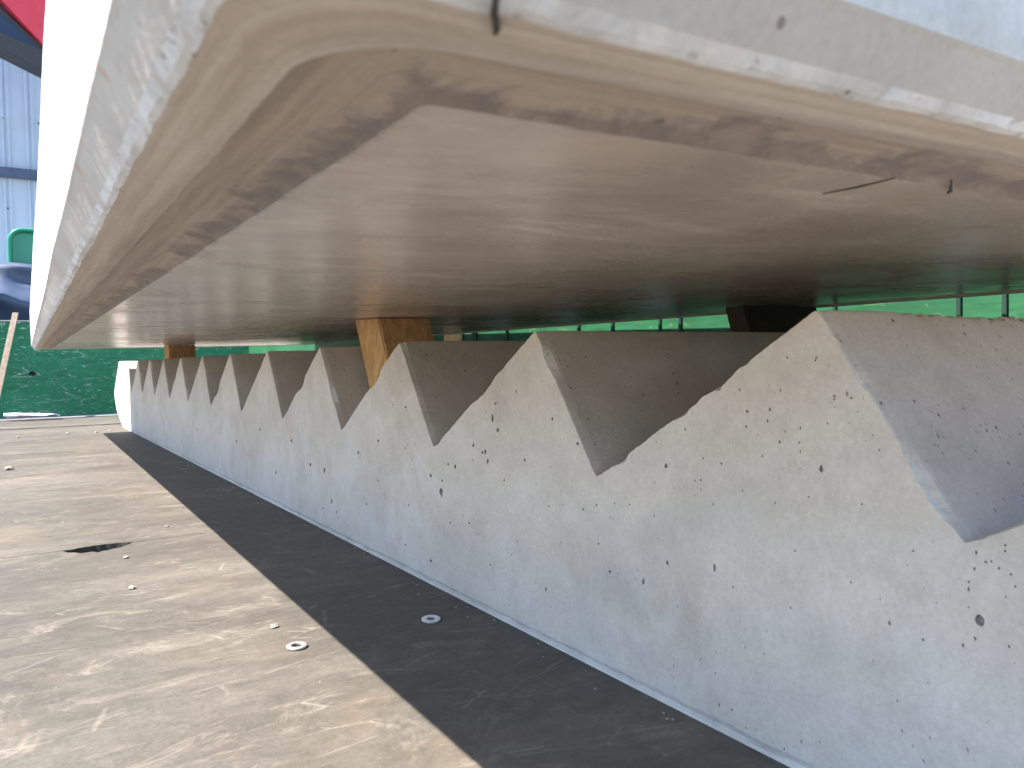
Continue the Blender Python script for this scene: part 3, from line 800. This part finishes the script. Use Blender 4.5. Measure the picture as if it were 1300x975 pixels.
# green plastic seat shell: rounded panel with raised rim
def plastic_bin():
    t = thing('plastic_chair', 'green plastic chair back with rounded corner and raised rim behind the headboard', 'chair', (.28, 6.1, -.22)); o = t.location
    x0, x1, z0, z1, y = .002, .56, .45, .918, 6.0
    def rr(ins, yy, r):
        pts = []
        for cx, cz, a0 in ((x1-r, z1-r, 0), (x0+r, z1-r, 90), (x0+r, z0+r, 180), (x1-r, z0+r, 270)):
            for i in range(9):
                a = radians(a0+90*i/8); pts.append((cx+(r-ins)*math.cos(a)-o.x, yy-o.y, cz+(r-ins)*math.sin(a)-o.z))
        return pts
    layers = [rr(0, y+.05, .09), rr(0, y+.008, .09), rr(.005, y, .09), rr(.016, y, .09), rr(.022, y+.008, .09), rr(.030, y+.045, .09)]
    V = [p for L in layers for p in L]; n = 36; F_ = []
    for l in range(5):
        for i in range(n): F_.append((l*n+i, l*n+(i+1) % n, (l+1)*n+(i+1) % n, (l+1)*n+i))
    mesh_obj('rim', V, F_, mat_bin, t, smooth=True)
    V = layers[-1]+[(p[0], p[1]+.01, p[2]) for p in layers[-1]]
    F_ = [tuple(range(n)), tuple(range(2*n-1, n-1, -1))]+[(i, i+n, (i+1) % n+n, (i+1) % n) for i in range(n)]
    mesh_obj('shell', V, F_, mat_bin, t)
    for i in range(3):
        bm = bmesh.new(); box(bm, .16+i*.12-o.x, .20+i*.12-o.x, y+.036-o.y, y+.05-o.y, .58-o.z, .78-o.z, .012, 2); bm_obj('stiffening_rib', bm, mat_bin, t)
    for x in (.06, .50):
        bm = bmesh.new(); box(bm, x-.02-o.x, x+.02-o.x, 6.03-o.y, 6.07-o.y, -.22-o.z, .5-o.z, .004); bm_obj('leg', bm, mat_steel, t)
plastic_bin()

def tarp():
    bm = bmesh.new(); n = 60; m = 40; vs = []
    for i in range(n+1):
        u = i/n; x = -.08+.62*u; row = []
        for j in range(m+1):
            q = j/m; top = .700-.055*(max(0, u-.15)*1.5)**1.3
            z = -.22+(top+.22)*q
            fold = .045*math.sin(q*19+1.6*math.sin(u*3.2)+.8*nz(u*3, q*3, 1))+.02*nz(u*5, q*9, 3)
            bulge = .12*math.sin(math.pi*min(1, q*1.02))**.4
            y = 5.92-bulge-fold+.16*(q > .97)*(q-.97)*33
            row.append(bm.verts.new((x, y, z)))
        vs.append(row)
    for i in range(n):
        for j in range(m): bm.faces.new((vs[i][j], vs[i+1][j], vs[i+1][j+1], vs[i][j+1]))
    o = bm_obj('tarpaulin', bm, mat_tarp, None, True); md = o.modifiers.new('s', 'SOLIDIFY'); md.thickness = .03; md.offset = 1
    o['label'] = 'folded navy blue tarpaulin heap standing behind the headboard under the green chair back'; o['category'] = 'tarpaulin'
tarp()

# navy post
t = thing('steel_post', 'dark navy steel post at the very left border behind the headboard', 'post', (-.09, 5.7, -1.5)); o = t.location
bm = bmesh.new(); P = [(-.16, 5.66), (-.028, 5.66), (-.028, 5.78), (-.16, 5.78)]
v = [(x-o.x, y-o.y, 0) for x, y in P]+[(x-.075-o.x, y-o.y, 1.04+1.5) for x, y in P]
add_hull8(bm, v); bmesh.ops.bevel(bm, geom=bm.edges[:], offset=.006, segments=2, affect='EDGES'); bm_obj('shaft', bm, mat_navy, t)
bm = bmesh.new(); box(bm, -.26-o.x, .06-o.x, 5.55-o.y, 5.9-o.y, 0, .015); bm_obj('foot_plate', bm, mat_navy, t)

# clad wall with trapezoid ribs, one mesh per sheet
wall = thing('clad_wall', 'pale blue corrugated metal wall of the hall behind the truck', 'wall', (0, 9.0, -1.5))
for s_ in range(-4, 9):
    bm = bmesh.new(); x = s_*1.0-.13; prof = []
    y = 0
    for i in range(5):
        b = x+i*.2; prof += [(b, 0), (b+.115, 0), (b+.125, -.016), (b+.139, -.016), (b+.148, -.004), (b+.160, -.004), (b+.168, -.016), (b+.182, -.016)]
    prof.append((x+1.0-.006, 0)); vs = []
    for (px, py) in prof: vs.append((bm.verts.new((px, py, 0)), bm.verts.new((px, py, 7.0))))
    for a, b in zip(vs, vs[1:]): bm.faces.new((a[0], b[0], b[1], a[1]))
    o = bm_obj('cladding_sheet', bm, mat_clad, wall); md = o.modifiers.new('s', 'SOLIDIFY'); md.thickness = .004
bm = bmesh.new(); box(bm, -5, 9, -.10, -.03, 3.335, 3.425, .004); bm_obj('rail', bm, mat_navy, wall)
bm = bmesh.new(); box(bm, -5, 9, .02, .25, 0, 7.0); bm_obj('wall_core', bm, mat_clad, wall)
bm = bmesh.new()
for px, pz in ((.005, 3.9), (-.03, 4.3), (.02, 3.05), (.3, 3.9)):
    bmesh.ops.create_cone(bm, cap_ends=True, segments=8, radius1=.008, radius2=.006, depth=.012, matrix=Matrix.Translation((px, -.012, pz)) @ Matrix.Rotation(radians(90), 4, 'X'))
bm_obj('screw_heads', bm, mat_steel, wall)

# red machine cab corner, high at the left
cab = thing('red_cab', 'red machine cab with dark lower window strip high at the left behind the slab', 'vehicle cab', (-.3, 7.4, 2.0)); o = cab.location
def at(px, py, Y):
    d = (px-650)/F*rr-(py-487.5)/F*uu+fw
    return d*(Y/d.y)
def slab_poly(name, pix, Y, th, mat):
    fr = [at(px, py, Y)-o for px, py in pix]; bk = [p+Vector((0, th, 0)) for p in fr]
    bm = bmesh.new(); a = [bm.verts.new(p) for p in fr]; b = [bm.verts.new(p) for p in bk]; n = len(a)
    bm.faces.new(a); bm.faces.new(b[::-1])
    for i in range(n): bm.faces.new((a[i], b[i], b[(i+1) % n], a[(i+1) % n]))
    bmesh.ops.bevel(bm, geom=bm.edges[:], offset=.008, segments=2, affect='EDGES')
    return bm_obj(name, bm, mat, cab)
slab_poly('body_panel', [(-120, -130), (-10, -12), (3, 1), (59, 61), (130, 140), (130, -130)], 7.30, .5, mat_red)
slab_poly('window_seal', [(-120, -112), (-10, 1), (59, 63), (130, 142), (130, 160), (59, 76), (-10, 22), (-120, -70)], 7.36, .3, mat_steel)
slab_poly('side_window', [(-120, -92), (-10, 12), (22, 34), (55, 66), (48, 68), (-10, 38), (-120, -30)], 7.345, .1, mat_navyglass)
slab_poly('lower_frame', [(-120, -25), (-10, 37), (59, 66), (80, 74), (80, 100), (57, 88), (-2, 58), (-120, -5)], 7.32, .27, mat_grey if False else mat_steel)
